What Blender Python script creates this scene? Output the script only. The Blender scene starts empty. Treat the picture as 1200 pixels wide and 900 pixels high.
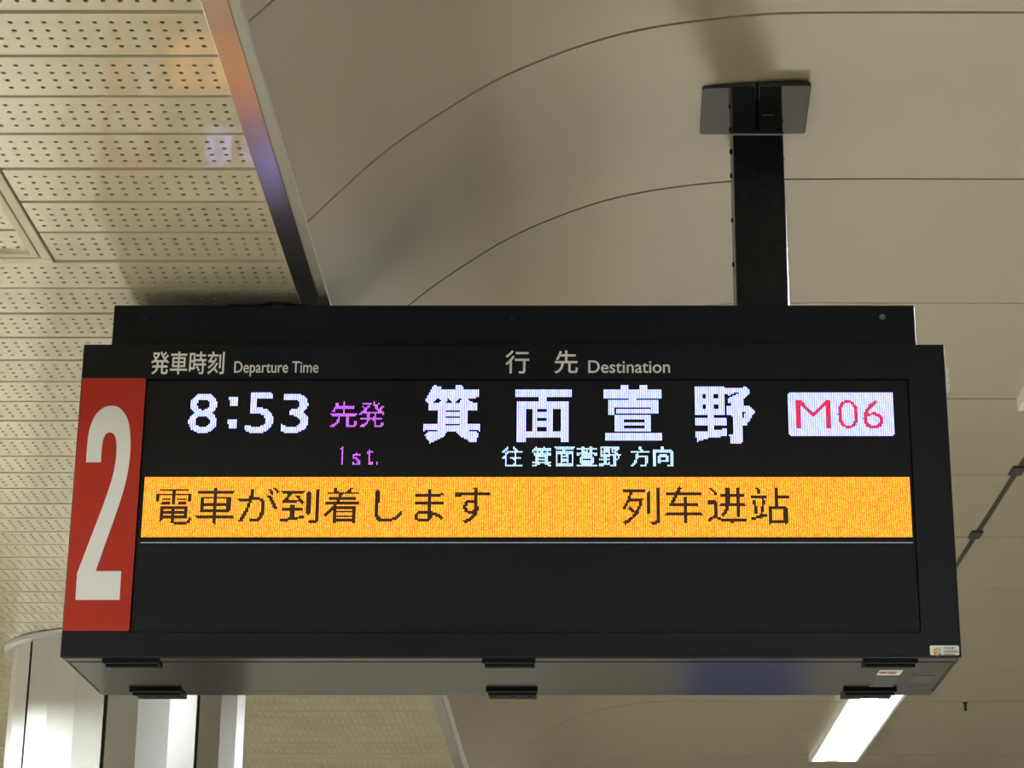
import bpy, bmesh, math, random
import numpy as np
from mathutils import Vector, Matrix

random.seed(7)
SC = bpy.context.scene
COL = SC.collection

# ------------------------------------------------------------------ camera
F_PX = 2598.0                      # focal length in pixels of a 1200 px wide frame
CX, CY = 680.0, 450.0              # optical axis in the frame
PITCH = math.atan(893.0 / F_PX)
EYE = Vector((0.0, 0.0, 1.6))
cam = bpy.data.cameras.new('camera')
cam.sensor_fit = 'HORIZONTAL'; cam.sensor_width = 36.0
cam.lens = F_PX / 1200.0 * 36.0
cam.shift_x = -(CX - 600.0) / 1200.0
cam.clip_start = 0.05; cam.clip_end = 200
camo = bpy.data.objects.new('camera', cam); COL.objects.link(camo)
camo.location = EYE; camo.rotation_euler = (math.pi / 2 + PITCH, 0, 0)
SC.camera = camo

# ------------------------------------------------------------------ world, exposure
world = bpy.data.worlds.new('world'); SC.world = world
world.use_nodes = True
world.node_tree.nodes['Background'].inputs[0].default_value = (0, 0, 0, 1)
world.node_tree.nodes['Background'].inputs[1].default_value = 0.0
SC.view_settings.view_transform = 'Standard'
SC.view_settings.look = 'None'
SC.view_settings.gamma = 1.0
SC.view_settings.use_curve_mapping = False
SC.view_settings.exposure = 0.0
LAMP_POWER = 190.0                  # radiance of the fluorescent covers

# ------------------------------------------------------------------ measures of the place
HC = 2.40                          # flat vault above the eye
ZV = EYE.z + HC                    # flat vault ceiling
ZS = EYE.z + 0.786 * HC            # perforated ceiling beside it
YF = 4.73                          # front of the departure board
LAMP_X = 0.684 * HC                # axis of the vault, lamp row
S_, C_ = math.sin(PITCH), math.cos(PITCH)

def ray(u, v):
    a = (u - CX) / F_PX; b = (CY - v) / F_PX
    return Vector((a, C_ - b * S_, S_ + b * C_))
def on_y(u, v, y):                 # measured point on the upright plane at distance y
    d = ray(u, v); return EYE + d * (y / d.y)
def on_z(u, v, z):                 # measured point on the level plane at height z
    d = ray(u, v); return EYE + d * ((z - EYE.z) / d.z)

# ------------------------------------------------------------------ materials
def mat(name, col, rough=0.5, metal=0.0, spec=0.5, noise=None, bump=None, coat=0.0, ior=1.5):
    """noise = (scale, strength, dark colour, detail) ; bump = (scale, strength)"""
    m = bpy.data.materials.new(name); m.use_nodes = True
    nt = m.node_tree; p = nt.nodes['Principled BSDF']
    p.inputs['Base Color'].default_value = (*col, 1)
    p.inputs['Roughness'].default_value = rough
    p.inputs['Metallic'].default_value = metal
    p.inputs['Specular IOR Level'].default_value = spec
    p.inputs['IOR'].default_value = ior
    if coat:
        p.inputs['Coat Weight'].default_value = coat; p.inputs['Coat Roughness'].default_value = 0.15
    tc = nt.nodes.new('ShaderNodeTexCoord')
    geo = nt.nodes.new('ShaderNodeNewGeometry')
    if noise:
        sc, st, dark, det = noise
        n = nt.nodes.new('ShaderNodeTexNoise'); n.inputs['Scale'].default_value = sc
        n.inputs['Detail'].default_value = det; n.inputs['Roughness'].default_value = 0.65
        nt.links.new(geo.outputs['Position'], n.inputs['Vector'])
        r = nt.nodes.new('ShaderNodeValToRGB')
        r.color_ramp.elements[0].position = 0.42; r.color_ramp.elements[1].position = 0.75
        r.color_ramp.elements[0].color = (0, 0, 0, 1); r.color_ramp.elements[1].color = (st, st, st, 1)
        nt.links.new(n.outputs['Fac'], r.inputs['Fac'])
        mx = nt.nodes.new('ShaderNodeMixRGB')
        mx.inputs['Color1'].default_value = (*col, 1); mx.inputs['Color2'].default_value = (*dark, 1)
        nt.links.new(r.outputs['Color'], mx.inputs['Fac'])
        nt.links.new(mx.outputs['Color'], p.inputs['Base Color'])
    if bump:
        n2 = nt.nodes.new('ShaderNodeTexNoise'); n2.inputs['Scale'].default_value = bump[0]
        n2.inputs['Detail'].default_value = 3
        nt.links.new(geo.outputs['Position'], n2.inputs['Vector'])
        b = nt.nodes.new('ShaderNodeBump'); b.inputs['Strength'].default_value = bump[1]
        b.inputs['Distance'].default_value = 0.01
        nt.links.new(n2.outputs['Fac'], b.inputs['Height'])
        nt.links.new(b.outputs['Normal'], p.inputs['Normal'])
    return m

def emit(name, col, strength):
    m = bpy.data.materials.new(name); m.use_nodes = True
    p = m.node_tree.nodes['Principled BSDF']
    p.inputs['Base Color'].default_value = (0.8, 0.8, 0.8, 1)
    p.inputs['Emission Color'].default_value = (*col, 1)
    p.inputs['Emission Strength'].default_value = strength
    return m

M = {}
M['perf'] = mat('cream enamelled perforated metal', (0.61, 0.565, 0.42), 0.095, spec=1.0, ior=1.65,
                noise=(5.0, 0.30, (0.36, 0.32, 0.24), 6))
M['vault'] = mat('beige enamelled vault metal', (0.485, 0.425, 0.322), 0.21, spec=1.0, ior=2.05,
                 noise=(2.2, 0.12, (0.40, 0.355, 0.275), 6), bump=(1.3, 0.025))
M['void'] = mat('ceiling void concrete', (0.06, 0.055, 0.05), 0.9, spec=0.1)
M['strip'] = mat('polished trim metal', (0.86, 0.84, 0.82), 0.26, metal=1.0)
M['lip'] = mat('grey painted trim edge', (0.36, 0.36, 0.31), 0.45)
M['hatch'] = mat('pale hatch frame paint', (0.62, 0.57, 0.44), 0.4)
M['black'] = mat('satin black paint', (0.0035, 0.0048, 0.0085), 0.44, spec=0.20)
M['under'] = mat('satin dark grey underside', (0.014, 0.014, 0.0135), 0.18, spec=0.32)
M['screen'] = mat('black led screen face', (0.003, 0.004, 0.0065), 0.48, spec=0.22)
M['post'] = mat('scuffed black post paint', (0.004, 0.0058, 0.011), 0.30, spec=0.26,
                noise=(45.0, 0.25, (0.06, 0.06, 0.06), 10))
M['plate'] = mat('glossy black bracket paint', (0.012, 0.012, 0.014), 0.05, spec=0.5)
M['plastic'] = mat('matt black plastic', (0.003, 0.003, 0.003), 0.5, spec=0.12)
M['red'] = mat('red film', (0.41, 0.022, 0.009), 0.5, spec=0.3)
M['white'] = mat('white print', (0.76, 0.77, 0.78), 0.5, spec=0.3)
M['steel'] = mat('brushed stainless steel', (0.46, 0.46, 0.46), 0.30, metal=1.0, noise=(3.0, 0.25, (0.38, 0.375, 0.37), 4))
M['dark_joint'] = mat('dark column joint', (0.03, 0.028, 0.025), 0.6)
M['bolt'] = mat('dull screw metal', (0.22, 0.22, 0.22), 0.35, metal=1.0)
M['zinc'] = mat('bare zinc metal', (0.55, 0.55, 0.54), 0.3, metal=1.0)
M['lampbody'] = mat('white lamp enamel', (0.82, 0.84, 0.82), 0.35)
M['lampcover'] = emit('glowing lamp cover', (0.95, 1.0, 0.98), LAMP_POWER)
M['paper'] = mat('white sticker', (0.80, 0.80, 0.78), 0.4)
M['greylabel'] = mat('grey label film', (0.045, 0.045, 0.043), 0.4)
M['markink'] = mat('faded label print', (0.11, 0.11, 0.105), 0.5)
M['ink'] = mat('grey ink', (0.06, 0.06, 0.06), 0.6)
M['redink'] = mat('reddish ink', (0.45, 0.20, 0.14), 0.6)
M['gold'] = mat('gold print', (0.75, 0.50, 0.10), 0.4)
M['blueink'] = mat('blue print', (0.06, 0.20, 0.45), 0.5)
M['orangeink'] = mat('orange print', (0.75, 0.20, 0.04), 0.5)
M['tealink'] = mat('teal print', (0.05, 0.20, 0.18), 0.5)
M['floor'] = mat('pale platform floor', (0.62, 0.57, 0.48), 0.22, noise=(3, 0.2, (0.50, 0.46, 0.40), 5))
M['wall'] = mat('platform wall paint', (0.50, 0.47, 0.42), 0.5)
M['tunnel'] = mat('dark tunnel wall', (0.20, 0.19, 0.17), 0.6)

def led_material():
    m = bpy.data.materials.new('lit led dots'); m.use_nodes = True
    nt = m.node_tree; p = nt.nodes['Principled BSDF']
    at = nt.nodes.new('ShaderNodeVertexColor'); at.layer_name = 'led'
    p.inputs['Base Color'].default_value = (0.01, 0.01, 0.01, 1)
    nt.links.new(at.outputs['Color'], p.inputs['Emission Color'])
    p.inputs['Emission Strength'].default_value = 1.0
    return m
M['led'] = led_material()

# ------------------------------------------------------------------ object helpers
def origin_of(o):
    v = Vector((0, 0, 0))
    while o is not None:
        v += o.location; o = o.parent
    return v
def link(name, me, parent=None, loc=None):
    o = bpy.data.objects.new(name, me); COL.objects.link(o)
    if parent is not None: o.parent = parent
    if loc is not None: o.location = loc
    return o
def tag(o, label=None, cat=None, group=None, kind=None):
    if label: o['label'] = label
    if cat: o['category'] = cat
    if group: o['group'] = group
    if kind: o['kind'] = kind
    return o
def empty(name, loc, label, cat, group=None):
    o = bpy.data.objects.new(name, None); COL.objects.link(o)
    o.location = loc; o.empty_display_size = 0.1
    return tag(o, label, cat, group)
def from_bm(name, bm, material, parent=None, smooth=False, loc=None):
    """bm holds world coordinates; the object is placed relative to its parent"""
    if loc is None:
        if parent is None:
            loc = Vector((0, 0, 0))
            if len(bm.verts):
                xs = [v.co for v in bm.verts]
                loc = Vector([(min(c[i] for c in xs) + max(c[i] for c in xs)) / 2 for i in range(3)])
                loc.z = min(c.z for c in xs)
        else:
            loc = origin_of(parent)
    bmesh.ops.translate(bm, verts=bm.verts, vec=-Vector(loc))
    me = bpy.data.meshes.new(name); bm.to_mesh(me); bm.free()
    for mm in (material if isinstance(material, (list, tuple)) else [material]): me.materials.append(mm)
    if smooth:
        for p in me.polygons: p.use_smooth = True
    return link(name, me, parent, loc if parent is None else None)
def add_box(bm, x0, x1, y0, y1, z0, z1, bev=0.0, seg=2, mi=0):
    t = bmesh.new()
    bmesh.ops.create_cube(t, size=1)
    for v in t.verts:
        v.co = Vector((x0 + (v.co.x + .5) * (x1 - x0), y0 + (v.co.y + .5) * (y1 - y0), z0 + (v.co.z + .5) * (z1 - z0)))
    if bev > 0:
        bmesh.ops.bevel(t, geom=list(t.edges), offset=bev, segments=seg, profile=0.5, affect='EDGES')
    merge(bm, t, mi)
def merge(bm, t, mi=0):
    mp = {v: bm.verts.new(v.co) for v in t.verts}
    for f in t.faces:
        try:
            g = bm.faces.new([mp[v] for v in f.verts]); g.material_index = mi; g.smooth = f.smooth
        except ValueError: pass
    t.free()
def add_cyl(bm, c, axis, r, h, n=16, r2=None, mi=0):
    t = bmesh.new()
    bmesh.ops.create_cone(t, cap_ends=True, segments=n, radius1=r, radius2=r if r2 is None else r2, depth=h)
    q = Vector((0, 0, 1)).rotation_difference(Vector(axis)).to_matrix().to_4x4()
    bmesh.ops.transform(t, matrix=Matrix.Translation(Vector(c)) @ q, verts=t.verts)
    merge(bm, t, mi)
def add_prism_xz(bm, pts, y0, y1, mi=0):
    """outline in (x, z), front at y0, back at y1"""
    fr = [bm.verts.new((x, y0, z)) for x, z in pts]; bk = [bm.verts.new((x, y1, z)) for x, z in pts]
    f = bm.faces.new(fr); f.material_index = mi
    b = bm.faces.new(bk[::-1]); b.material_index = mi
    n = len(pts)
    for i in range(n):
        g = bm.faces.new([fr[i], bk[i], bk[(i + 1) % n], fr[(i + 1) % n]]); g.material_index = mi
    bmesh.ops.recalc_face_normals(bm, faces=bm.faces)
def rounded(x0, x1, z0, z1, r, n=5):
    pts = []
    for cx, cz, a0 in ((x1 - r, z1 - r, 0), (x0 + r, z1 - r, 90), (x0 + r, z0 + r, 180), (x1 - r, z0 + r, 270)):
        for k in range(n + 1):
            a = math.radians(a0 + 90 * k / n); pts.append((cx + r * math.cos(a), cz + r * math.sin(a)))
    return pts
def box_obj(name, x0, x1, y0, y1, z0, z1, m, parent=None, bev=0.003):
    bm = bmesh.new(); add_box(bm, x0, x1, y0, y1, z0, z1, bev); return from_bm(name, bm, m, parent)

# ================================================================== THE SETTING
Y0, Y1 = -8.0, 34.0
XL, XR = -7.0, 10.0
# island platform; the open pit beyond the board is added to darken the vault
PX0, PX1, PY0, PY1 = -0.4, 6.5, 19.0, 33.0
bm = bmesh.new()
for a in ((XL, PX0, Y0, Y1), (PX1, XR, Y0, Y1), (PX0, PX1, Y0, PY0), (PX0, PX1, PY1, Y1)): add_box(bm, *a, -0.1, 0.0)
floor = tag(from_bm('floor', bm, M['floor']), 'pale platform floor', kind='structure')
bm = bmesh.new(); add_box(bm, PX0, PX1, PY0, PY1, -3.1, -3.0)
for a in ((PX0 - .1, PX0, PY0, PY1), (PX1, PX1 + .1, PY0, PY1), (PX0, PX1, PY0 - .1, PY0), (PX0, PX1, PY1, PY1 + .1)): add_box(bm, *a, -3.0, -0.1)
from_bm('shade_pit', bm, M['wall'], floor)
tag(box_obj('wall_left', XL - .1, XL, Y0, Y1, 0, 4.6, M['wall'], bev=0), 'plain platform wall', kind='structure')
tag(box_obj('wall_right', XR, XR + .1, Y0, Y1, 0, 4.6, M['tunnel'], bev=0), 'dark tunnel wall across the tracks', kind='structure')
tag(box_obj('wall_back', XL, XR, Y0 - .1, Y0, 0, 4.6, M['wall'], bev=0), 'plain end wall', kind='structure')
tag(box_obj('wall_far', XL, XR, Y1, Y1 + .1, 0, 4.6, M['tunnel'], bev=0), 'dark end wall', kind='structure')

# ---- perforated strip ceiling
PP = 0.088 * (ZS - EYE.z)                       # pitch of the perforated strips
PY = 1.842 * (ZS - EYE.z)                       # one joint, measured
GAP = 0.012
XT_ = -0.248 * HC                                # edge of the vault
XP = -0.652                                     # strips end above the trim
HOLE = 0.030
ceil = tag(box_obj('ceiling', XL, XP + 0.02, Y0, Y1, ZS + 0.05, ZS + 0.12, M['void'], bev=0),
           'cream perforated metal strip ceiling beside the vault', kind='structure')

_panel_cache = {}
def perf_panel(xa, xb, holes=True):
    key = (round(xa, 4), round(xb, 4), holes)
    if key in _panel_cache: return _panel_cache[key]
    V, Fc = [], []
    W = PP - GAP
    ya, yb = GAP / 2, PP - GAP / 2
    idx = {}
    def vid(x, y, z=0.0):
        k = (round(x, 5), round(y, 5), round(z, 5))
        if k not in idx: idx[k] = len(V); V.append((x, y, z))
        return idx[k]
    h = HOLE / 2
    mid = PP / 2
    rows = [mid + (i - 1.5) * HOLE for i in range(4)]
    k0 = math.ceil((xa - XP + h) / HOLE - 1e-6); k1 = math.floor((xb - XP - h - 0.004) / HOLE + 1e-6)
    R = 0.0049
    if not holes: k0, k1 = 1, 0
    if k1 >= k0:
        xs0 = XP + k0 * HOLE - h; xs1 = XP + k1 * HOLE + h
        for k in range(k0, k1 + 1):
            cx = XP + k * HOLE
            for cy in rows:
                o = [vid(cx + dx * h, cy + dy * h) for dx, dy in ((1, 0), (1, 1), (0, 1), (-1, 1), (-1, 0), (-1, -1), (0, -1), (1, -1))]
                i = [vid(cx + R * math.cos(a * math.pi / 4), cy + R * math.sin(a * math.pi / 4)) for a in range(8)]
                t = [vid(cx + R * math.cos(a * math.pi / 4), cy + R * math.sin(a * math.pi / 4), 0.002) for a in range(8)]
                for a in range(8):
                    b = (a + 1) % 8
                    Fc.append((o[a], i[a], i[b], o[b]))
                    Fc.append((i[a], t[a], t[b], i[b]))
        r0, r1 = rows[0] - h, rows[-1] + h
        # margins along the strip
        nx = (k1 - k0 + 1) * 2
        for (p, q) in ((ya, r0), (r1, yb)):
            for s in range(nx):
                a = xs0 + s * h; b = a + h
                Fc.append((vid(a, p), vid(a, q), vid(b, q), vid(b, p)))
        for (p, q) in ((xa, xs0), (xs1, xb)):
            if q - p > 1e-4:
                ys = [ya, r0] + [r0 + j * h for j in range(1, 9)] + [yb]
                for j in range(len(ys) - 1):
                    Fc.append((vid(p, ys[j]), vid(p, ys[j + 1]), vid(q, ys[j + 1]), vid(q, ys[j])))
    else:
        Fc.append((vid(xa, ya), vid(xa, yb), vid(xb, yb), vid(xb, ya)))
    # turned-up edges
    e = 0.045
    for y in (ya, yb):
        Fc.append((vid(xa, y), vid(xb, y), vid(xb, y, e), vid(xa, y, e)))
    me = bpy.data.meshes.new('perforated_panel')
    me.from_pydata(V, [], Fc); me.materials.append(M['perf'])
    _panel_cache[key] = me
    return me

# hatch: its far right outer corner is measured on the ceiling
hc = on_z(62, 304, ZS)
HX1 = hc.x; HX0 = HX1 - 0.76
kh = round((hc.y - PY) / PP)                     # strip joint at the far edge of the hatch
HY1 = PY + kh * PP; HY0 = HY1 - 4 * PP
XPL = -4.4
def put_panel(xa, xb, y, dz=0.0):
    o = link('perforated_panel', perf_panel(xa, xb), ceil)
    o.location = Vector((0, y, ZS + dz)) - origin_of(ceil)
    return o
k = math.floor((1.2 - PY) / PP)
while PY + k * PP < 16.5:
    y = PY + k * PP
    dz = random.uniform(-.0008, .0008)
    if HY0 - 1e-4 <= y < HY1 - 1e-4:
        put_panel(HX1 + 0.004, XP, y, dz)
        put_panel(XPL, HX0 - 0.004, y, dz)
    else:
        put_panel(XPL, XP, y, dz)
    k += 1
# plain strips where the perforation can no longer be told apart
def plain_strip(xa, xb, ya, yb):
    bm = bmesh.new(); add_box(bm, xa, xb, ya, yb, ZS, ZS + 0.01, 0)
    o = from_bm('plain_panel', bm, M['perf'], ceil); return o
plain_strip(XL, XPL - .01, Y0, Y1); plain_strip(XPL, XP, PY + k * PP + .004, Y1)
plain_strip(XPL, XP, Y0, PY + math.floor((1.2 - PY) / PP) * PP - .004)

XQ = 2 * LAMP_X - XT_
tag(box_obj('ceiling', XQ, XR, Y0, Y1, ZS, ZS + .1, M['perf'], bev=0), 'cream strip ceiling on the far side of the vault', kind='structure')
# access hatch in the perforated ceiling
hatch = empty('ceiling_hatch', ((HX0 + HX1) / 2, (HY0 + HY1) / 2, ZS),
              'square framed access hatch set in the perforated ceiling', 'hatch')
def frame_ring(name, x0, x1, y0, y1, w, z0, z1, m, parent):
    bm = bmesh.new()
    add_box(bm, x0, x1, y0, y0 + w, z0, z1, .0015, 1); add_box(bm, x0, x1, y1 - w, y1, z0, z1, .0015, 1)
    add_box(bm, x0, x0 + w, y0 + w, y1 - w, z0, z1, .0015, 1); add_box(bm, x1 - w, x1, y0 + w, y1 - w, z0, z1, .0015, 1)
    return from_bm(name, bm, m, parent)
frame_ring('outer_frame', HX0, HX1, HY0, HY1, 0.022, ZS - 0.004, ZS + 0.03, M['hatch'], hatch)
frame_ring('inner_frame', HX0 + .027, HX1 - .027, HY0 + .027, HY1 - .027, 0.017, ZS - 0.002, ZS + 0.03, M['hatch'], hatch)
for j in range(4):
    ya = max(HY0 + j * PP, HY0 + .068)
    o = link('hatch_panel', perf_panel(HX0 + .045, HX1 - .045), hatch)
    o.location = Vector((0, HY0 + j * PP, ZS + 0.006)) - origin_of(hatch)
bm = bmesh.new(); add_box(bm, HX0, HX1, HY0, HY1, ZS + .032, ZS + .036)
from_bm('hatch_back', bm, M['void'], hatch)

# ---- trim between perforated ceiling and vault
XT = -0.248 * HC
bm = bmesh.new(); add_box(bm, XT - 0.066, XT - 0.018, Y0, Y1, ZS - 0.006, ZS + 0.05, .002, 2)
trim = tag(from_bm('trim_1', bm, M['strip']), 'polished metal trim strip along the vault edge', kind='structure')
bm = bmesh.new(); add_box(bm, XT - 0.018, XT + 0.004, Y0, Y1, ZS - 0.004, ZS + 0.05, .002, 2)
from_bm('trim_edge', bm, M['lip'], trim)

# ---- vault
PROF = [(-.248, .786), (-.183, .853), (-.12, .902), (-.0555, .9415), (.042, .9786), (.1586, .997), (.26, 1.0), (.45, 1.0), (.684, 1.0)]
def catmull(P, n=6):
    out = []
    for i in range(len(P) - 1):
        p0 = P[max(i - 1, 0)]; p1 = P[i]; p2 = P[i + 1]; p3 = P[min(i + 2, len(P) - 1)]
        for s in range(n):
            t = s / n
            out.append(tuple(0.5 * ((2 * p1[a]) + (-p0[a] + p2[a]) * t + (2 * p0[a] - 5 * p1[a] + 4 * p2[a] - p3[a]) * t * t
                                    + (-p0[a] + 3 * p1[a] - 3 * p2[a] + p3[a]) * t ** 3) for a in (0, 1)))
    out.append(P[-1]); return out
half = [(x * HC, EYE.z + z * HC) for x, z in catmull(PROF)]
prof = half + [(2 * LAMP_X - x, z) for x, z in half[-2::-1]]
VP = 0.3765 * HC; VY = 1.844 * HC
bm = bmesh.new()
pv = [(x, z + 0.06) for x, z in prof]
for i in range(len(pv) - 1):
    q = [bm.verts.new((pv[a][0], y, pv[a][1])) for a, y in ((i, Y0), (i + 1, Y0), (i + 1, Y1), (i, Y1))]
    bm.faces.new(q)
vault = tag(from_bm('ceiling', bm, M['void']), 'beige enamelled metal vault of curved panels with dark joints', kind='structure')
def vault_mesh():
    g = 0.010; bmv = bmesh.new()
    ya, yb = g / 2, VP - g / 2
    def strip(p, q, mi=0):
        r0 = [bmv.verts.new((x, p[0], z + p[1])) for x, z in prof]; r1 = [bmv.verts.new((x, q[0], z + q[1])) for x, z in prof]
        for i in range(len(prof) - 1):
            f = bmv.faces.new([r0[i], r1[i], r1[i + 1], r0[i + 1]]); f.smooth = True; f.material_index = mi
    strip((ya, .055), (ya, 0)); strip((ya, 0), (yb, 0)); strip((yb, 0), (yb, .055))      # face and turned-up edges
    bmesh.ops.translate(bmv, verts=bmv.verts, vec=(-LAMP_X, -VP / 2, -ZV))
    me = bpy.data.meshes.new('vault_panel'); bmv.to_mesh(me); bmv.free(); me.materials.append(M['vault']); return me
vm = vault_mesh()
TILT = {}
k = math.floor((Y0 - VY) / VP) + 1
while VY + (k + 1) * VP < Y1:
    o = link('vault_panel', vm, vault)
    o.location = Vector((LAMP_X, VY + (k + .5) * VP, ZV + random.uniform(-.0012, .0012))) - origin_of(vault)
    o.rotation_euler.x = TILT.get(k, random.uniform(-.0015, .0015))
    k += 1
# dark slot on the lamp axis between the lamps
bm = bmesh.new(); add_box(bm, LAMP_X - .010, LAMP_X + .010, 7.3, 12.2, ZV - .004, ZV + .03)
slot = tag(from_bm('trim_2', bm, M['dark_joint']), 'dark slot in the vault between two lamps', kind='structure')
for u, v in ((1183, 550), (1139, 625)):
    p = on_z(u, v, ZV); bm = bmesh.new()
    add_box(bm, LAMP_X - .028, LAMP_X + .02, p.y - .05, p.y + .05, ZV - .012, ZV + .01, .003)
    from_bm('slot_clip', bm, M['dark_joint'], slot)

# ================================================================== LAMPS
def make_lamp(y_far, label, L=2.40, name='fluorescent_lamp', cover='lamp_cover'):
    w = 0.16; y0 = y_far - L; zb = ZV - .045
    r = empty(name, (LAMP_X, y0 + L / 2, ZV), label, 'ceiling lamp', 'lamps along the vault')
    bm = bmesh.new()
    for s in (-1, 1):
        a, b = sorted((LAMP_X + s * w, LAMP_X + s * (w - .022)))
        add_box(bm, a, b, y0, y_far, zb, ZV + .01, .003)
    for y in (y0, y_far - .022): add_box(bm, LAMP_X - w + .022, LAMP_X + w - .022, y, y + .022, zb, ZV + .01, .003)
    from_bm('frame', bm, M['lampbody'], r)
    bm = bmesh.new()
    pr = [(-w + .022, zb + .004), (-.055, ZV - .004), (.055, ZV - .004), (w - .022, zb + .004)]
    for i in range(3):
        bm.faces.new([bm.verts.new((LAMP_X + pr[a][0], y, pr[a][1])) for a, y in ((i, y0 + .022), (i + 1, y0 + .022), (i + 1, y_far - .022), (i, y_far - .022))])
    from_bm('reflector', bm, M['lampbody'], r)
    bm = bmesh.new(); n = 8
    arc = [(.042 * math.cos(math.pi * t / n), -.028 * math.sin(math.pi * t / n)) for t in range(n + 1)]
    ya, yb = y0 + .05, y_far - .05
    for i in range(n):
        bm.faces.new([bm.verts.new((LAMP_X + arc[a][0], y, ZV - .008 + arc[a][1])) for a, y in ((i, ya), (i, yb), (i + 1, yb), (i + 1, ya))])
    bmesh.ops.remove_doubles(bm, verts=bm.verts, dist=1e-5)
    from_bm(cover, bm, M['lampcover'], r, smooth=True)
    for y in (ya, yb):
        bm = bmesh.new(); add_box(bm, LAMP_X - .048, LAMP_X + .048, y - .012, y + .012, ZV - .040, ZV, .004)
        from_bm('end_cap', bm, M['lampbody'], r)
    return r
ZB = ZV - .045
YL1, YL2 = on_z(1178, 482, ZB).y, on_z(950, 893, ZB).y
make_lamp(YL1, 'lit fluorescent trough lamp at the near end of the dark ceiling slot')
make_lamp(YL2, 'lit fluorescent trough lamp seen under the departure board')
make_lamp(2 * YL1 - YL2, 'lit fluorescent trough lamp over the near end of the platform', name='fluorescent_lamp_near_offscreen', cover='lamp_cover_near_offscreen')
make_lamp(2 * YL2 - YL1, 'lit fluorescent trough lamp beyond the others over the added floor pit', name='fluorescent_lamp_far_offscreen', cover='lamp_cover_far_offscreen')
def edge_lamp(x, y, label, n, L=2.4):
    """bare batten lamp hung along a platform edge"""
    r = empty('batten_lamp_%d_offscreen' % n, (x, y, ZS), label, 'ceiling lamp', 'batten lamps along the platform edge')
    bm = bmesh.new(); add_box(bm, x - .05, x + .05, y - L / 2, y + L / 2, ZS - .07, ZS - .001, .006)
    from_bm('batten', bm, M['lampbody'], r)
    bm = bmesh.new(); add_box(bm, x - .04, x + .04, y - L / 2 + .03, y + L / 2 - .03, ZS - .10, ZS - .069, .010)
    from_bm('batten_cover_%d_offscreen' % n, bm, M['lampcover'], r)
for n, y in enumerate((-6.0, -2.6, 0.8, 4.2, 7.6, 11.0, 14.4, 17.8)): edge_lamp(-5.4, y, 'lit batten lamp in the row behind the added shading valance', n + 1)
bm = bmesh.new(); add_box(bm, -4.62, -4.58, Y0, Y1, ZS - .14, ZS, .004)  # unseen valance, added to cut lamp light off the column top
tag(from_bm('shade_valance', bm, M['hatch']), 'unseen valance added to shade the column top from the batten lamps', kind='structure')

# ================================================================== COLUMN
CCX, CCY, CR = -1.815, 8.85, 0.468
column = empty('platform_column', (CCX, CCY, 0), 'round column clad in faceted stainless steel panels', 'column')
bm = bmesh.new(); add_cyl(bm, (CCX, CCY, ZS / 2), (0, 0, 1), CR - .025, ZS, 48); from_bm('core', bm, M['dark_joint'], column)
A0 = math.radians(-90 + 0.9)
for j in range(8):
    bm = bmesh.new(); gap = math.radians(0.9)
    a0 = A0 + j * math.pi / 4
    angs = [a0 + gap, a0 + math.pi / 12, a0 + math.pi / 6, a0 + math.pi / 4 - gap]
    ring = [(CR, angs[0])] + [(CR, a) for a in angs[1:3]] + [(CR, angs[3])]
    for i in range(3):
        q = []
        for (rr, a), z in ((ring[i], .02), (ring[i + 1], .02), (ring[i + 1], ZS), (ring[i], ZS)):
            q.append(bm.verts.new((CCX + rr * math.cos(a), CCY + rr * math.sin(a), z)))
        bm.faces.new(q)
    for (rr, a) in (ring[0], ring[-1]):
        bm.faces.new([bm.verts.new((CCX + r2 * math.cos(a), CCY + r2 * math.sin(a), z)) for r2, z in ((rr, .02), (rr - .03, .02), (rr - .03, ZS), (rr, ZS))])
    bmesh.ops.remove_doubles(bm, verts=bm.verts, dist=1e-5)
    bmesh.ops.recalc_face_normals(bm, faces=bm.faces)
    from_bm('cladding_panel', bm, M['steel'], column)
bm = bmesh.new(); n = 64
pr = [(CR - .02, ZS - .024), (CR + .020, ZS - .024), (CR + .034, ZS - .019), (CR + .036, ZS - .004), (CR - .02, ZS - .004)]
rg = [[bm.verts.new((CCX + r * math.cos(2 * math.pi * t / n), CCY + r * math.sin(2 * math.pi * t / n), z)) for r, z in pr] for t in range(n)]
for t in range(n):
    for i in range(len(pr)):
        bm.faces.new([rg[t][i], rg[(t + 1) % n][i], rg[(t + 1) % n][(i + 1) % len(pr)], rg[t][(i + 1) % len(pr)]])
bmesh.ops.recalc_face_normals(bm, faces=bm.faces)
from_bm('collar', bm, M['steel'], column)

# ================================================================== HANGING POST
YP = on_z(880, 157, ZV - .022).y                 # front of the post under the ceiling
pc = on_y(888.5, 165, YP)
PW = 0.0625
ZH = on_y(134, 357.5, YF + .06).z                # top of the board's hood
post = empty('hanging_post', (pc.x, YP + .06, ZH), 'black square steel post holding the departure board from the ceiling', 'post')
bm = bmesh.new(); add_box(bm, pc.x - PW, pc.x + PW, YP, YP + .11, ZH - .0005, ZV + .01, .004)
from_bm('post_tube', bm, M['post'], post)
bm = bmesh.new(); add_box(bm, pc.x + PW - .002, pc.x + PW + .0025, YP + .012, YP + .02, ZH, ZV - .15, .001, 1)
add_box(bm, pc.x - PW - .0025, pc.x - PW + .002, YP + .012, YP + .02, ZH, ZV - .1, .001, 1)
from_bm('side_rail', bm, M['zinc'], post)
pl0 = on_z(822, 104, ZV - .022); pl1 = on_z(951, 101, ZV - .022)
yn, yf = pl0.y, YP + .004
zp = ZV - .022
q = {k: on_z(u, v, zp) for k, (u, v) in dict(nl=(823, 103.5), nm=(885.6, 101.8), nn=(889.2, 101.6), nr=(951, 100), fl=(820, 158), fm=(886, 157.6), fn=(889.6, 157.5), fr=(943.5, 157)).items()}
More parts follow.
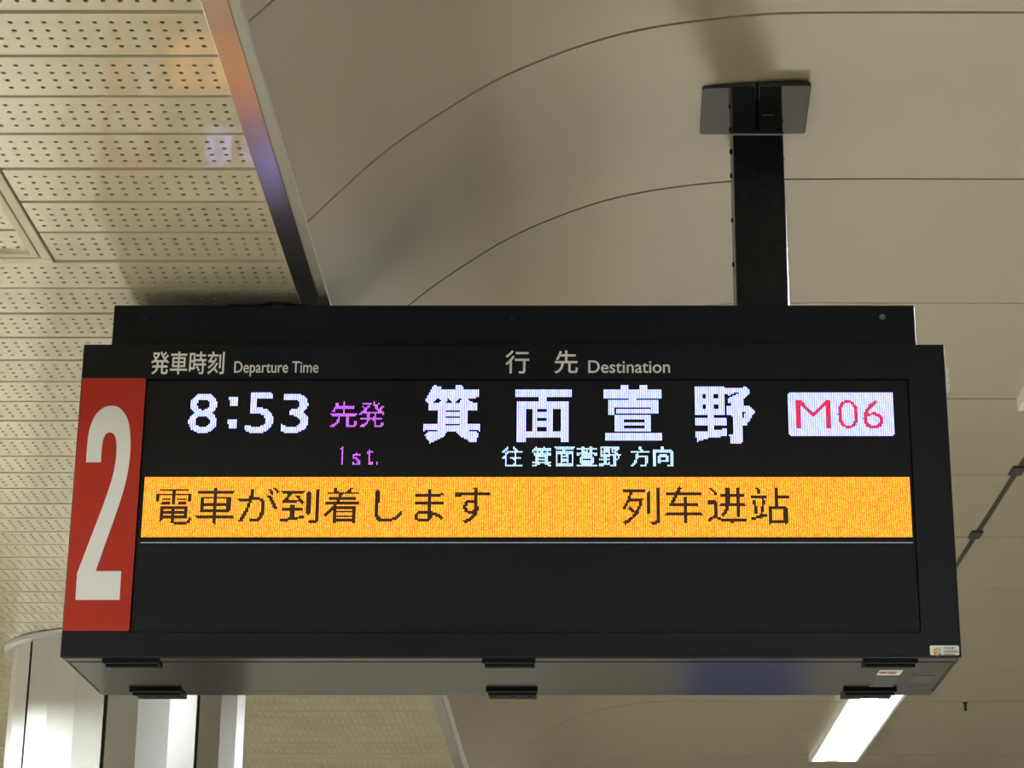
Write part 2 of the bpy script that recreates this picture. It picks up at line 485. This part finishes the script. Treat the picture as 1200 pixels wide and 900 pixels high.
for ks in (('nl', 'nm', 'fm', 'fl'), ('nn', 'nr', 'fr', 'fn')):
    t = bmesh.new()
    lo = [t.verts.new((q[k].x, q[k].y, zp)) for k in ks]; up = [t.verts.new((q[k].x, q[k].y, zp + .010)) for k in ks]
    t.faces.new(lo); t.faces.new(up[::-1])
    for i in range(4): t.faces.new([lo[i], lo[(i + 1) % 4], up[(i + 1) % 4], up[i]])
    bmesh.ops.recalc_face_normals(t, faces=t.faces); t.edges.ensure_lookup_table()
    co = ('nl', 'fl') if ks[0] == 'nl' else ('nr', 'fr')
    ve = [e for e in t.edges if abs(e.verts[0].co.z - e.verts[1].co.z) > .005 and any((e.verts[0].co.xy - q[k].xy).length < 1e-4 for k in co)]
    bmesh.ops.bevel(t, geom=ve, offset=.010, segments=4, profile=.5, affect='EDGES')
    be = [e for e in t.edges if all(abs(v.co.z - zp) < 1e-5 for v in e.verts)]
    bmesh.ops.bevel(t, geom=be, offset=.0016, segments=2, profile=.5, affect='EDGES')
    from_bm('mounting_plate', t, M['plate'], post)
bm = bmesh.new(); add_box(bm, pl0.x + .006, pl1.x - .006, yn + .006, yf - .006, ZV - .0125, ZV + .02, 0)  # black filler stands in for the shade in the gap above the plate
from_bm('gap_shade', bm, M['plastic'], post)
bm = bmesh.new(); add_box(bm, pc.x - PW - .001, pc.x + PW + .001, YP - .003, YP + .01, ZV - .026, ZV - .022, .001, 1)
from_bm('weld_seam', bm, M['lip'], post)
sc0 = on_z(893, 135, ZV - .0222); bm = bmesh.new()
add_box(bm, sc0.x, sc0.x + .028, sc0.y - .001, sc0.y + .001, ZV - .0224, ZV - .0215, 0)
from_bm('scratch', bm, M['zinc'], post)
for side, vs in ((-1, (180, 208, 260, 312)), (1, (190, 243, 294, 316))):
    for v in vs:
        z = on_y(888, v, YP + .05).z; bm = bmesh.new()
        add_cyl(bm, (pc.x + side * (PW + .003), YP + .04, z), (side, 0, 0), .008, .007, 12, .005)
        from_bm('bolt', bm, M['plastic'] if side < 0 else M['zinc'], post)

# ================================================================== DEPARTURE BOARD
BL, BR_ = on_y(70, 769, YF).x, on_y(1127, 770, YF).x
BB, BT = on_y(600, 769.5, YF).z, on_y(600, 403.5, YF).z
YB = YF + 0.428
board = empty('departure_board', ((BL + BR_) / 2, (YF + YB) / 2, BB),
              'black electronic departure board with platform number panel and lit lettering', 'sign')
# screen opening
OL, OR_ = on_y(161, 594, YF).x, on_y(1072, 594, YF).x
OT, OB = on_y(600, 444, YF).z, on_y(600, 741.5, YF).z
bm = bmesh.new(); add_box(bm, BL, BR_, YF + .016, YB, BB, BT, .004)
housing = from_bm('housing', bm, M['black'], board)
def ring_bm(outer, inner, y0, y1, bev):
    b = bmesh.new()
    (a0, a1, b0, b1), (c0, c1, d0, d1) = outer, inner
    o = [(a0, b0), (a1, b0), (a1, b1), (a0, b1)]; i = [(c0, d0), (c1, d0), (c1, d1), (c0, d1)]
    vo = [[b.verts.new((x, y, z)) for x, z in o] for y in (y0, y1)]; vi = [[b.verts.new((x, y, z)) for x, z in i] for y in (y0, y1)]
    for k in range(4):
        n = (k + 1) % 4
        b.faces.new([vo[0][k], vo[0][n], vi[0][n], vi[0][k]]); b.faces.new([vo[1][n], vo[1][k], vi[1][k], vi[1][n]])
        b.faces.new([vo[0][n], vo[0][k], vo[1][k], vo[1][n]]); b.faces.new([vi[0][k], vi[0][n], vi[1][n], vi[1][k]])
    bmesh.ops.recalc_face_normals(b, faces=b.faces)
    ed = [e for e in b.edges if all(v in vo[0] for v in e.verts) or all(any(v.co == w.co for w in vo[0]) for v in e.verts)]
    bmesh.ops.bevel(b, geom=ed, offset=bev, segments=2, profile=.5, affect='EDGES')
    return b
front = from_bm('front_frame', ring_bm((BL, BR_, BB, BT), (OL, OR_, OB, OT), YF, YF + .0155, .0025), M['black'], board)
YS = YF + .004                                   # screen face
screen = from_bm('led_screen', (lambda b: (add_box(b, OL + .002, OR_ - .002, YS, YF + .0158, OB + .002, OT - .002, .0005, 1), b)[1])(bmesh.new()), M['screen'], board)
# top hood
YH = YF + .06
h0, h1 = on_y(134, 357.5, YH), on_y(1071.5, 357.5, YH)
bm = bmesh.new(); add_box(bm, h0.x, h1.x, YH, YB - .05, BT - .02, h0.z, .003)
hood = from_bm('top_hood', bm, M['black'], board)
for u in (170, 601, 1034):
    p = on_y(u, 371.5, YH); bm = bmesh.new()
    add_cyl(bm, (p.x, YH - .001, p.z), (0, -1, 0), .0068, .003, 16); add_cyl(bm, (p.x, YH - .003, p.z), (0, -1, 0), .0035, .003, 6)
    from_bm('screw', bm, M['bolt'] if u > 1000 else M['post'], hood)
# underside panel
bm = bmesh.new(); add_box(bm, BL + .012, BR_ - .012, YF + .045, YB - .066, BB - .003, BB + .01, .001, 1)
under = from_bm('bottom_panel', bm, M['under'], board)
bm = bmesh.new(); add_box(bm, BL + .006, BR_ - .006, YF + .006, YF + .041, BB - .002, BB + .01, .001, 1)
add_box(bm, BL + .006, BR_ - .006, YB - .062, YB - .004, BB - .002, BB + .01, .001, 1)
from_bm('bottom_rail', bm, M['under'], board)
# hinges and latches under the board
def hinge(u0, u1, v, rear):
    if rear: ya, yb = YB - .095, YB + .010
    else:    ya, yb = YF + .012, YF + .082
    a = on_z(u0, v, BB - .006).x; b = on_z(u1, v, BB - .006).x
    bm = bmesh.new()
    add_box(bm, a, b, ya + .018, yb, BB - .009, BB + .002, .002)
    add_box(bm, a - .004, b + .003, ya, ya + .014, BB - .011, BB + .002, .003)
    add_cyl(bm, ((a + b) / 2, ya + .024, BB - .010), (1, 0, 0), .006, (b - a) * .98, 10)
    o = from_bm('hinge' if rear else 'latch', bm, M['plastic'], board)
    if rear:
        for t in (.12, .5, .86):
            bm = bmesh.new(); add_cyl(bm, (a + (b - a) * t, yb - .03, BB - .009), (0, 0, -1), .008, .004, 12, .006)
            from_bm('hinge_screw', bm, M['black'], o)
for u0, u1 in ((122, 185), (567, 626), (1013, 1074)): hinge(u0, u1, 775, False)
for u0, u1 in ((157, 214), (572, 629), (988, 1047)): hinge(u0, u1, 812, True)
# side lock
l0, l1 = on_y(1107, 433, YF + .03), on_y(1110, 460, YF + .03)
bm = bmesh.new(); add_box(bm, BR_ - .001, BR_ + .004, YF + .012, YF + .048, l1.z, l0.z, .001, 1)
lock = from_bm('side_catch', bm, M['zinc'], board)
for za, zb in ((.04, .30), (.48, .62), (.72, .96)):
    bm = bmesh.new(); h = l0.z - l1.z
    add_box(bm, BR_ + .003, BR_ + .010, YF + .016, YF + .044, l1.z + h * za, l1.z + h * zb, .0015, 2)
    from_bm('catch_lug', bm, M['zinc'], lock)

# ---- platform number panel
RL0, RR0 = BL + .003, on_y(161.5, 592, YF).x
RT, RB = on_y(120, 443.5, YF).z, on_y(120, 739.5, YF).z
bm = bmesh.new(); add_box(bm, RL0, RR0, YF - .003, YF + .002, RB, RT, .0006, 1)
numpanel = tag(from_bm('number_panel', bm, M['red'], board), 'red platform number panel')
K = 140 / 360
TWO = [(73, 702), (206, 702), (211, 615), (134, 615), (160, 541), (187, 466), (208, 404), (223, 352), (233, 303), (238.5, 250), (238, 200), (232, 163),
       (220, 138), (204, 122), (183, 117), (162, 121), (143, 134), (127, 157), (115, 190), (109, 230), (105, 287), (150, 287), (152, 248),
       (157, 218), (165, 202), (177, 197), (188, 202), (195, 218), (197, 245), (194, 285), (185, 330), (170, 378), (150, 434), (115, 525), (78, 622)]
CORNER = {(73, 702), (206, 702), (211, 615), (134, 615), (105, 287), (150, 287), (78, 622)}
def dense(pts):
    out = []; n = len(pts)
    for i in range(n):
        p0, p1, p2, p3 = pts[i - 1], pts[i], pts[(i + 1) % n], pts[(i + 2) % n]
        c1, c2 = p1 in CORNER, p2 in CORNER
        for q in range(1 if c1 and c2 else 4):
            t = q / 4
            m1 = [p2[a] - p1[a] if c1 else .5 * (p2[a] - p0[a]) for a in (0, 1)]
            m2 = [p2[a] - p1[a] if c2 else .5 * (p3[a] - p1[a]) for a in (0, 1)]
            h = (2*t**3 - 3*t*t + 1, t**3 - 2*t*t + t, -2*t**3 + 3*t*t, t**3 - t*t)
            out.append(tuple(h[0]*p1[a] + h[1]*m1[a] + h[2]*p2[a] + h[3]*m2[a] for a in (0, 1)))
    return out
pts = []
for x, y in dense(TWO):
    p = on_y(60 + x * K, 430 + y * K, YF - .004); pts.append((p.x, p.z))
bm = bmesh.new(); add_prism_xz(bm, pts, YF - .0042, YF - .002)
tag(from_bm('numeral', bm, M['white'], numpanel), 'white numeral 2')

# ---- printed header lettering
def glyph_tris(s, offset=0.0):
    c = bpy.data.curves.new('glyph', 'FONT'); c.body = s; c.resolution_u = 5; c.offset = offset
    o = bpy.data.objects.new('glyph', c); COL.objects.link(o)
    dg = bpy.context.evaluated_depsgraph_get(); me = o.evaluated_get(dg).to_mesh()
    V = np.array([v.co[:2] for v in me.vertices]); me.calc_loop_triangles()
    T = np.array([t.vertices[:] for t in me.loop_triangles])
    o.evaluated_get(dg).to_mesh_clear()
    bpy.data.objects.remove(o); bpy.data.curves.remove(c)
    return V, T
def fit(V, u0, v0, u1, v1, y):
    um = (v0 + v1) / 2
    xa, xb = on_y(u0, um, y).x, on_y(u1, um, y).x; za, zb = on_y((u0 + u1) / 2, v1, y).z, on_y((u0 + u1) / 2, v0, y).z
    lo, hi = V.min(0), V.max(0)
    return np.stack([xa + (V[:, 0] - lo[0]) / (hi[0] - lo[0]) * (xb - xa), za + (V[:, 1] - lo[1]) / (hi[1] - lo[1]) * (zb - za)], 1)
def print_text(name, s, box, y, m, parent, offset=0.0):
    V, T = glyph_tris(s); P = fit(V, *box, y)      # offset thickens the strokes, in metres
    bm = bmesh.new()
    for n, (dx, dz) in enumerate(((0, 0), (1, 0), (-1, 0), (0, 1), (0, -1)) if offset else ((0, 0),)):
        vs = [bm.verts.new((x + dx * offset, y - n * .00002, z + dz * offset)) for x, z in P]
        for t in T:
            try: bm.faces.new([vs[i] for i in t])
            except ValueError: pass
    o = from_bm(name, bm, m, parent); return o
yt = YF - .0012
print_text('lettering', '発車時刻', (177.3, 412, 262.6, 438.5), yt, M['white'], front, .00055)
print_text('lettering', 'Departure Time', (274.5, 423.5, 373, 441), yt, M['white'], front, .0003)
print_text('lettering', '行', (592.5, 411, 620, 437.5), yt, M['white'], front, .00055)
print_text('lettering', '先', (650, 411, 677, 437.5), yt, M['white'], front, .00055)
print_text('lettering', 'Destination', (689.5, 422.5, 785, 437), yt, M['white'], front, .0004)

# ---- led lettering: one small glowing tile for each lit led, faint bleed tiles in the dark message
YL = YS - .0008
NX = 480
GX0, GX1 = on_y(167.3, 594, YL).x, on_y(1067.7, 594, YL).x
PT = (GX1 - GX0) / NX
GZ1 = on_y(600, 446, YL).z
NZ = int((GZ1 - on_y(600, 640, YL).z) / PT) + 1
SS = 4
def raster(tris):
    """coverage of each led by a list of triangles given on the screen plane"""
    A = np.zeros((NZ * SS, NX * SS), bool)
    for t in tris:
        q = np.empty((3, 2)); q[:, 0] = (t[:, 0] - GX0) / PT * SS; q[:, 1] = (GZ1 - t[:, 1]) / PT * SS
        i0, i1 = int(max(q[:, 0].min() - 1, 0)), int(min(q[:, 0].max() + 2, NX * SS)); j0, j1 = int(max(q[:, 1].min() - 1, 0)), int(min(q[:, 1].max() + 2, NZ * SS))
        if i1 <= i0 or j1 <= j0: continue
        X, Y = np.meshgrid(np.arange(i0, i1) + .5, np.arange(j0, j1) + .5)
        def e(a, b): return (b[0] - a[0]) * (Y - a[1]) - (b[1] - a[1]) * (X - a[0])
        d = (e(q[0], q[1]), e(q[1], q[2]), e(q[2], q[0]))
        A[j0:j1, i0:i1] |= ((d[0] >= 0) & (d[1] >= 0) & (d[2] >= 0)) | ((d[0] <= 0) & (d[1] <= 0) & (d[2] <= 0))
    return A.reshape(NZ, SS, NX, SS).mean((1, 3))
def char_mask(s, box, thr=.4, offset=0.0):
    V, T = glyph_tris(s, offset); P = fit(V, *box, YL); return raster(P[T]) > thr
def poly_mask(pts, ox, oy, k, vm=None):
    """even-odd fill of an outline measured on the photograph's screen plane"""
    P = np.array([(on_y(ox + x / k, oy + y / k if vm is None else vm, YL).x, on_y(ox + x / k, oy + y / k, YL).z) for x, y in pts])
    ci = GX0 + (np.arange(NX) + .5) * PT; cj = GZ1 - (np.arange(NZ) + .5) * PT
    X, Z = np.meshgrid(ci, cj); inside = np.zeros(X.shape, bool); n = len(P)
    for i in range(n):
        (x1, z1), (x2, z2) = P[i], P[(i + 1) % n]
        c = ((z1 > Z) != (z2 > Z))
        with np.errstate(divide='ignore', invalid='ignore'):
            inside ^= c & (X < (x2 - x1) * (Z - z1) / (z2 - z1 + 1e-12) + x1)
    return inside
def R(x0, y0, x1, y1): return [(x0, y0), (x1, y0), (x1, y1), (x0, y1)]
def compose(ox, oy, k, add, sub):
    m = np.zeros((NZ, NX), bool)
    for p in add: m |= poly_mask(p, ox, oy, k, 486)
    for p in sub: m &= ~poly_mask(p, ox, oy, k, 486)
    return m
def grow(m, l=0, r=0, u=0, d=0):
    o = m.copy()
    for s in range(1, r + 1): o[:, s:] |= m[:, :-s]
    for s in range(1, l + 1): o[:, :-s] |= m[:, s:]
    m = o.copy()
    for s in range(1, d + 1): o[s:, :] |= m[:-s, :]
    for s in range(1, u + 1): o[:-s, :] |= m[s:, :]
    return o
def led_part(name, label, layers, fill=(.62, .92)):
    """layers = [(mask, [colours])]"""
    V, Fc, Cc = [], [], []
    rnd = random.Random(name)
    w, h = PT * fill[0] / 2, PT * fill[1] / 2
    org = origin_of(screen)
    for mask, cols in layers:
        for j, i in zip(*np.nonzero(mask)):
            x = GX0 + (i + .5) * PT - org.x; z = GZ1 - (j + .5) * PT - org.z; y = YL - org.y
            n = len(V); V += [(x - w, y, z - h), (x + w, y, z - h), (x + w, y, z + h), (x - w, y, z + h)]
            Fc.append((n, n + 1, n + 2, n + 3)); Cc.append(rnd.choice(cols))
    me = bpy.data.meshes.new(name); me.from_pydata(V, [], Fc); me.materials.append(M['led'])
    ca = me.color_attributes.new('led', 'FLOAT_COLOR', 'CORNER')
    ca.data.foreach_set('color', np.repeat(np.array([(*c, 1) for c in Cc], dtype=np.float32), 4, axis=0).ravel())
    o = link(name, me, screen)
    return tag(o, label, kind='stuff')
G = 1.75
WHITE = [(.80*G, .82*G, 2.0*G), (.56*G, .82*G, 2.0*G), (.95*G, .70*G, 1.9*G), (.66*G, .85*G, 2.1*G)]
CYAN = [(.62*G, .95*G, 1.3*G), (.75*G, .98*G, 1.3*G), (.5*G, .9*G, 1.3*G)]
VIOLET = [(1.2, .26, 2.0), (.95, .18, 1.9), (1.4, .36, 1.8)]
AMBER = [(2.4, .86, .05), (2.2, .64, .03), (2.5, .98, .08), (2.3, .76, .04)]
BLEED = [(.05, .018, .001), (.08, .024, .001), (.03, .014, .001)]  # unlit leds get faint emission for bleed from their lit neighbours
REDL = [(1.4, .05, .16), (1.3, .09, .22), (1.25, .03, .12)]

m8 = char_mask('8', (221.5, 461, 254.5, 507.5), .4, .004) | char_mask('5', (288.5, 460.5, 320.5, 507.5), .4, .004) | char_mask('3', (330, 461, 361.5, 507.5), .4, .004)
for bx in ((268.8, 465.8, 279, 476.5), (267.3, 491, 277.6, 502)): m8 |= poly_mask(R(*bx), 0, 0, 1)
led_part('time_digits', 'white led time 8:53', [(m8, WHITE)])

mv = char_mask('先', (387, 471, 418.5, 501), .42) | char_mask('発', (420.5, 470.5, 451, 501), .42)
mv |= poly_mask([(401.2, 523), (403.3, 523), (402.3, 545.2), (400.2, 545.2)], 0, 0, 1) | poly_mask([(398, 526), (401, 523.8), (401, 526.5), (399, 528)], 0, 0, 1) | char_mask('s', (412.3, 531, 423, 545), .5) | char_mask('t', (429, 525, 437.5, 545), .5) | poly_mask(R(440, 541.5, 443.6, 545.2), 0, 0, 1)
led_part('service_text', 'violet led text for the first train', [(mv, VIOLET)])

big = compose(490, 440, 6, [
    [(105, 68), (160, 78), (160, 100), (255, 100), (255, 72), (290, 68), (320, 80), (310, 100), (430, 100), (430, 155), (350, 160), (365, 185), (415, 195), (415, 247), (345, 247),
     (345, 345), (438, 345), (438, 388), (410, 392), (428, 410), (410, 465), (370, 465), (300, 430), (270, 395), (210, 395), (180, 430), (85, 475), (50, 420),
     (75, 395), (40, 388), (40, 345), (140, 345), (140, 247), (70, 247), (70, 192), (42, 180), (75, 125)],
    R(676, 100, 1078, 146), R(850, 140, 905, 190), R(698, 180, 1055, 465)],
    [[(90, 196), (138, 158), (156, 172), (150, 196)], [(190, 196), (208, 158), (245, 196)], [(258, 196), (290, 158), (302, 162), (285, 196)],
     R(193, 243, 290, 254), R(193, 291, 290, 302), R(193, 337, 290, 348), R(50, 384, 138, 394), R(355, 384, 428, 394),
     R(757, 235, 805, 392), R(951, 235, 1000, 392), R(840, 235, 905, 257), R(840, 295, 905, 322), R(840, 362, 905, 390), R(757, 435, 1000, 472)])
big |= compose(690, 440, 6, [
    R(108, 100, 512, 160), R(220, 66, 280, 160), R(355, 66, 412, 160), R(280, 155, 340, 180), R(133, 172, 492, 228), R(133, 172, 184, 277),
    R(440, 172, 492, 270), R(193, 237, 436, 268), R(185, 281, 440, 396), R(112, 404, 518, 462)],
    [R(243, 305, 388, 325), R(243, 352, 388, 370)])
big |= compose(690, 440, 6, [
    R(745, 78, 952, 282), R(832, 280, 880, 420), R(752, 300, 970, 353), [(740, 395), (830, 390), (880, 385), (970, 372), (970, 425), (840, 440), (760, 465)],
    [(960, 90), (1080, 90), (1105, 75), (1140, 115), (1085, 170), (1090, 215), (1135, 215), (1168, 255), (1105, 355), (1075, 355), (1075, 470), (1060, 478),
     (990, 478), (985, 420), (1015, 420), (1015, 285), (965, 270), (965, 215), (1030, 205), (985, 195), (985, 165), (1010, 145), (962, 130)]],
    [R(805, 132, 828, 163), R(880, 132, 912, 163), R(805, 200, 828, 233), R(880, 200, 912, 233), [(1085, 258), (1100, 262), (1085, 300)],
     [(1000, 128), (1060, 118), (1050, 132), (1010, 140)]])
led_part('destination_characters', 'large white led destination characters', [(big, WHITE)])

ms = np.zeros((NZ, NX), bool)
for s, u0, u1 in (('往', 588, 612), ('箕', 623, 647), ('面', 650, 673.5), ('萱', 676, 700), ('野', 702, 727), ('方', 738, 762), ('向', 765, 789)):
    ms |= char_mask(s, (u0, 523.5, u1, 547), .38, .008)
led_part('direction_text', 'small white led direction line', [(ms, CYAN)])

mb = poly_mask(rounded(924.2, 1047.8, 460.3, 510.3, 2.5), 0, 0, 1, 485)
mr = char_mask('M', (933, 468.5, 973.6, 502.5), .6, -.008) | char_mask('0', (981.5, 468.5, 1006, 502.5), .6, -.008) | char_mask('6', (1011, 468.5, 1035.5, 502.5), .6, -.008)
led_part('station_code', 'red station code M06 on a white led field', [(mb & ~mr, WHITE), (mr, REDL)])

band = poly_mask(R(150, 559.5, 1090, 629.5), 0, 0, 1, 594)
mk = np.zeros((NZ, NX), bool)
for s, b in (('電', (183.5, 573, 225, 614)), ('車', (230, 571, 275, 614)), ('が', (279, 570.7, 326.7, 612)), ('到', (328.7, 572.7, 374, 613)),
             ('着', (379, 571, 421.5, 613)), ('し', (439.5, 574, 472.5, 612)), ('ま', (486, 573, 520.5, 612)), ('す', (533, 571, 574, 613)),
             ('列', (729, 571, 773, 614.5)), ('车', (779.6, 570, 822.7, 613)), ('进', (829, 571, 875, 612.6)), ('站', (879.5, 571, 924.4, 614.5))):
    mk |= char_mask(s, b, .46, 0)
led_part('message_band', 'amber led band with dark train arriving message', [(band & ~mk, AMBER), (band & mk, BLEED)], fill=(.62, .92))
j = int((GZ1 - on_y(600, 635.8, YL).z) / PT); ml = np.zeros((NZ, NX), bool); ml[j, :] = True
led_part('divider_line', 'thin pale led line', [(ml, [(.55, .55, .62)])], fill=(.7, .55))

# ---- stickers
a, b = on_y(1089.5, 756.5, YF), on_y(1126, 769.6, YF)
bm = bmesh.new(); add_prism_xz(bm, rounded(a.x, b.x - .003, BB + .003, a.z, .003), YF - .0010, YF + .001)
stick = tag(from_bm('sticker', bm, M['paper'], board), 'white sticker with a round colour emblem')
def disc(name, cx, cz, r, m, y, parent, a0=0, a1=360, rin=0.0, n=28):
    bm = bmesh.new(); A = [math.radians(a0 + (a1 - a0) * t / n) for t in range(n + 1)]
    for t in range(n):
        p = [(cx + r * math.cos(A[t]), cz + r * math.sin(A[t])), (cx + r * math.cos(A[t + 1]), cz + r * math.sin(A[t + 1]))]
        q = [(cx + rin * math.cos(A[t + 1]), cz + rin * math.sin(A[t + 1])), (cx + rin * math.cos(A[t]), cz + rin * math.sin(A[t]))] if rin > 0 else [(cx, cz)]
        bm.faces.new([bm.verts.new((x, y, z)) for x, z in p + q])
    return from_bm(name, bm, m, parent)
ec = on_y(1098.5, 763.3, YF); ys = YF - .0014
disc('emblem_ring', ec.x, ec.z - .002, .0092, M['blueink'], ys, stick, 200, 340, .0048)
disc('emblem_ring', ec.x, ec.z - .002, .0092, M['orangeink'], ys - .0001, stick, 170, 262, .0048)
disc('emblem_ring', ec.x, ec.z - .001, .0090, M['tealink'], ys, stick, 20, 170, .005)
disc('emblem_ball', ec.x, ec.z + .002, .0066, M['gold'], ys - .0002, stick)
for s, v0, u1 in (('COLOR', 758.2, 1118), ('UNIVERSAL', 762.2, 1124.5), ('DESIGN', 766.0, 1119)):
    print_text('sticker_text', s, (1106, v0, u1, v0 + 2.6), ys, M['ink'], stick, .0002)
# labels under the board
def under_label(name, quad, m, dz=0.0):
    z = BB - .0036 - dz; bm = bmesh.new()
    f = bm.faces.new([bm.verts.new(on_z(u, v, z)) for u, v in quad])
    g = bmesh.ops.extrude_face_region(bm, geom=[f]); bmesh.ops.translate(bm, vec=(0, 0, .0006), verts=[e for e in g['geom'] if isinstance(e, bmesh.types.BMVert)])
    bmesh.ops.recalc_face_normals(bm, faces=bm.faces)
    return from_bm(name, bm, m, under)
under_label('white_label', [(1031, 785.5), (1059, 785.5), (1054, 791.5), (1027, 791.5)], M['paper'])
under_label('label_mark', [(1031, 787.5), (1040, 787.5), (1039, 789), (1030, 789)], M['ink'], .0003)
under_label('label_mark', [(1042, 787), (1052, 787), (1049, 790), (1039, 790)], M['redink'], .0003)
under_label('grey_label', [(1027, 792.2), (1054, 792.2), (1046, 805), (1018, 805)], M['greylabel'])
for i in range(3):
    v = 794 + i * 3.6
    under_label('label_mark', [(1028 - i * 2.2, v), (1050 - i * 2.2, v), (1049 - i * 2.2, v + 1.4), (1027 - i * 2.2, v + 1.4)], M['markink'], .0003)
under_label('grey_label', [(1070, 792), (1096, 792), (1091, 800.5), (1064, 800.5)], M['greylabel'])

# small dark hook on the vault beyond the lamp
p = on_z(1131, 823, ZV); bm = bmesh.new()
add_cyl(bm, (p.x, p.y, ZV - .004), (0, 0, 1), .014, .012, 14, .012); add_cyl(bm, (p.x, p.y, ZV - .025), (0, 0, 1), .008, .05, 10)
hook = from_bm('ceiling_hook', bm, M['dark_joint']); tag(hook, 'small dark ceiling hook on the vault near the lit lamp', 'hook')

# blue drinks machine on the platform: it shows as a blue reflection in the board's underside
vx0, vx1, vy0, vy1 = 0.74, 1.56, 15.2, 16.0
vend = empty('vending_machine', ((vx0 + vx1) / 2, (vy0 + vy1) / 2, 0), 'tall blue vending machine on the platform mirrored under the board', 'machine')
M['vblue'] = mat('blue machine enamel', (0.015, 0.04, 0.30), 0.3)
box_obj('cabinet', vx0, vx1, vy0, vy1, .08, 1.83, M['vblue'], vend, .02)
box_obj('plinth', vx0 + .03, vx1 - .03, vy0 + .03, vy1 - .03, 0, .08, M['plastic'], vend, .004)
box_obj('display_window', vx0 + .07, vx1 - .07, vy0 - .012, vy0 + .01, 1.30, 1.72, M['screen'], vend, .006)
box_obj('delivery_flap', vx0 + .12, vx1 - .12, vy0 - .014, vy0 + .01, .28, .48, M['plastic'], vend, .006)

# black cable lying on the board's hood
pts = [(268, .0035), (285, .0035), (300, .0045), (312, .0075), (322, .0085), (334, .0075), (345, .0045), (360, .0035)]
cv = bpy.data.curves.new('cable', 'CURVE'); cv.dimensions = '3D'; cv.bevel_depth = .004; cv.bevel_resolution = 3
sp = cv.splines.new('POLY'); sp.points.add(len(pts) - 1)
for i, (u, h) in enumerate(pts):
    p = on_y(u, 357, YH + .012); sp.points[i].co = (p.x, YH + .014 + .004 * math.sin(i), ZH + h, 1)
co = bpy.data.objects.new('tmp', cv); COL.objects.link(co)
me = bpy.data.meshes.new_from_object(co.evaluated_get(bpy.context.evaluated_depsgraph_get()))
bpy.data.objects.remove(co); bpy.data.curves.remove(cv)
bm = bmesh.new(); bm.from_mesh(me); bpy.data.meshes.remove(me)
tag(from_bm('cable', bm, M['plastic'], smooth=True), 'short black cable looped on top of the departure board', 'cable')
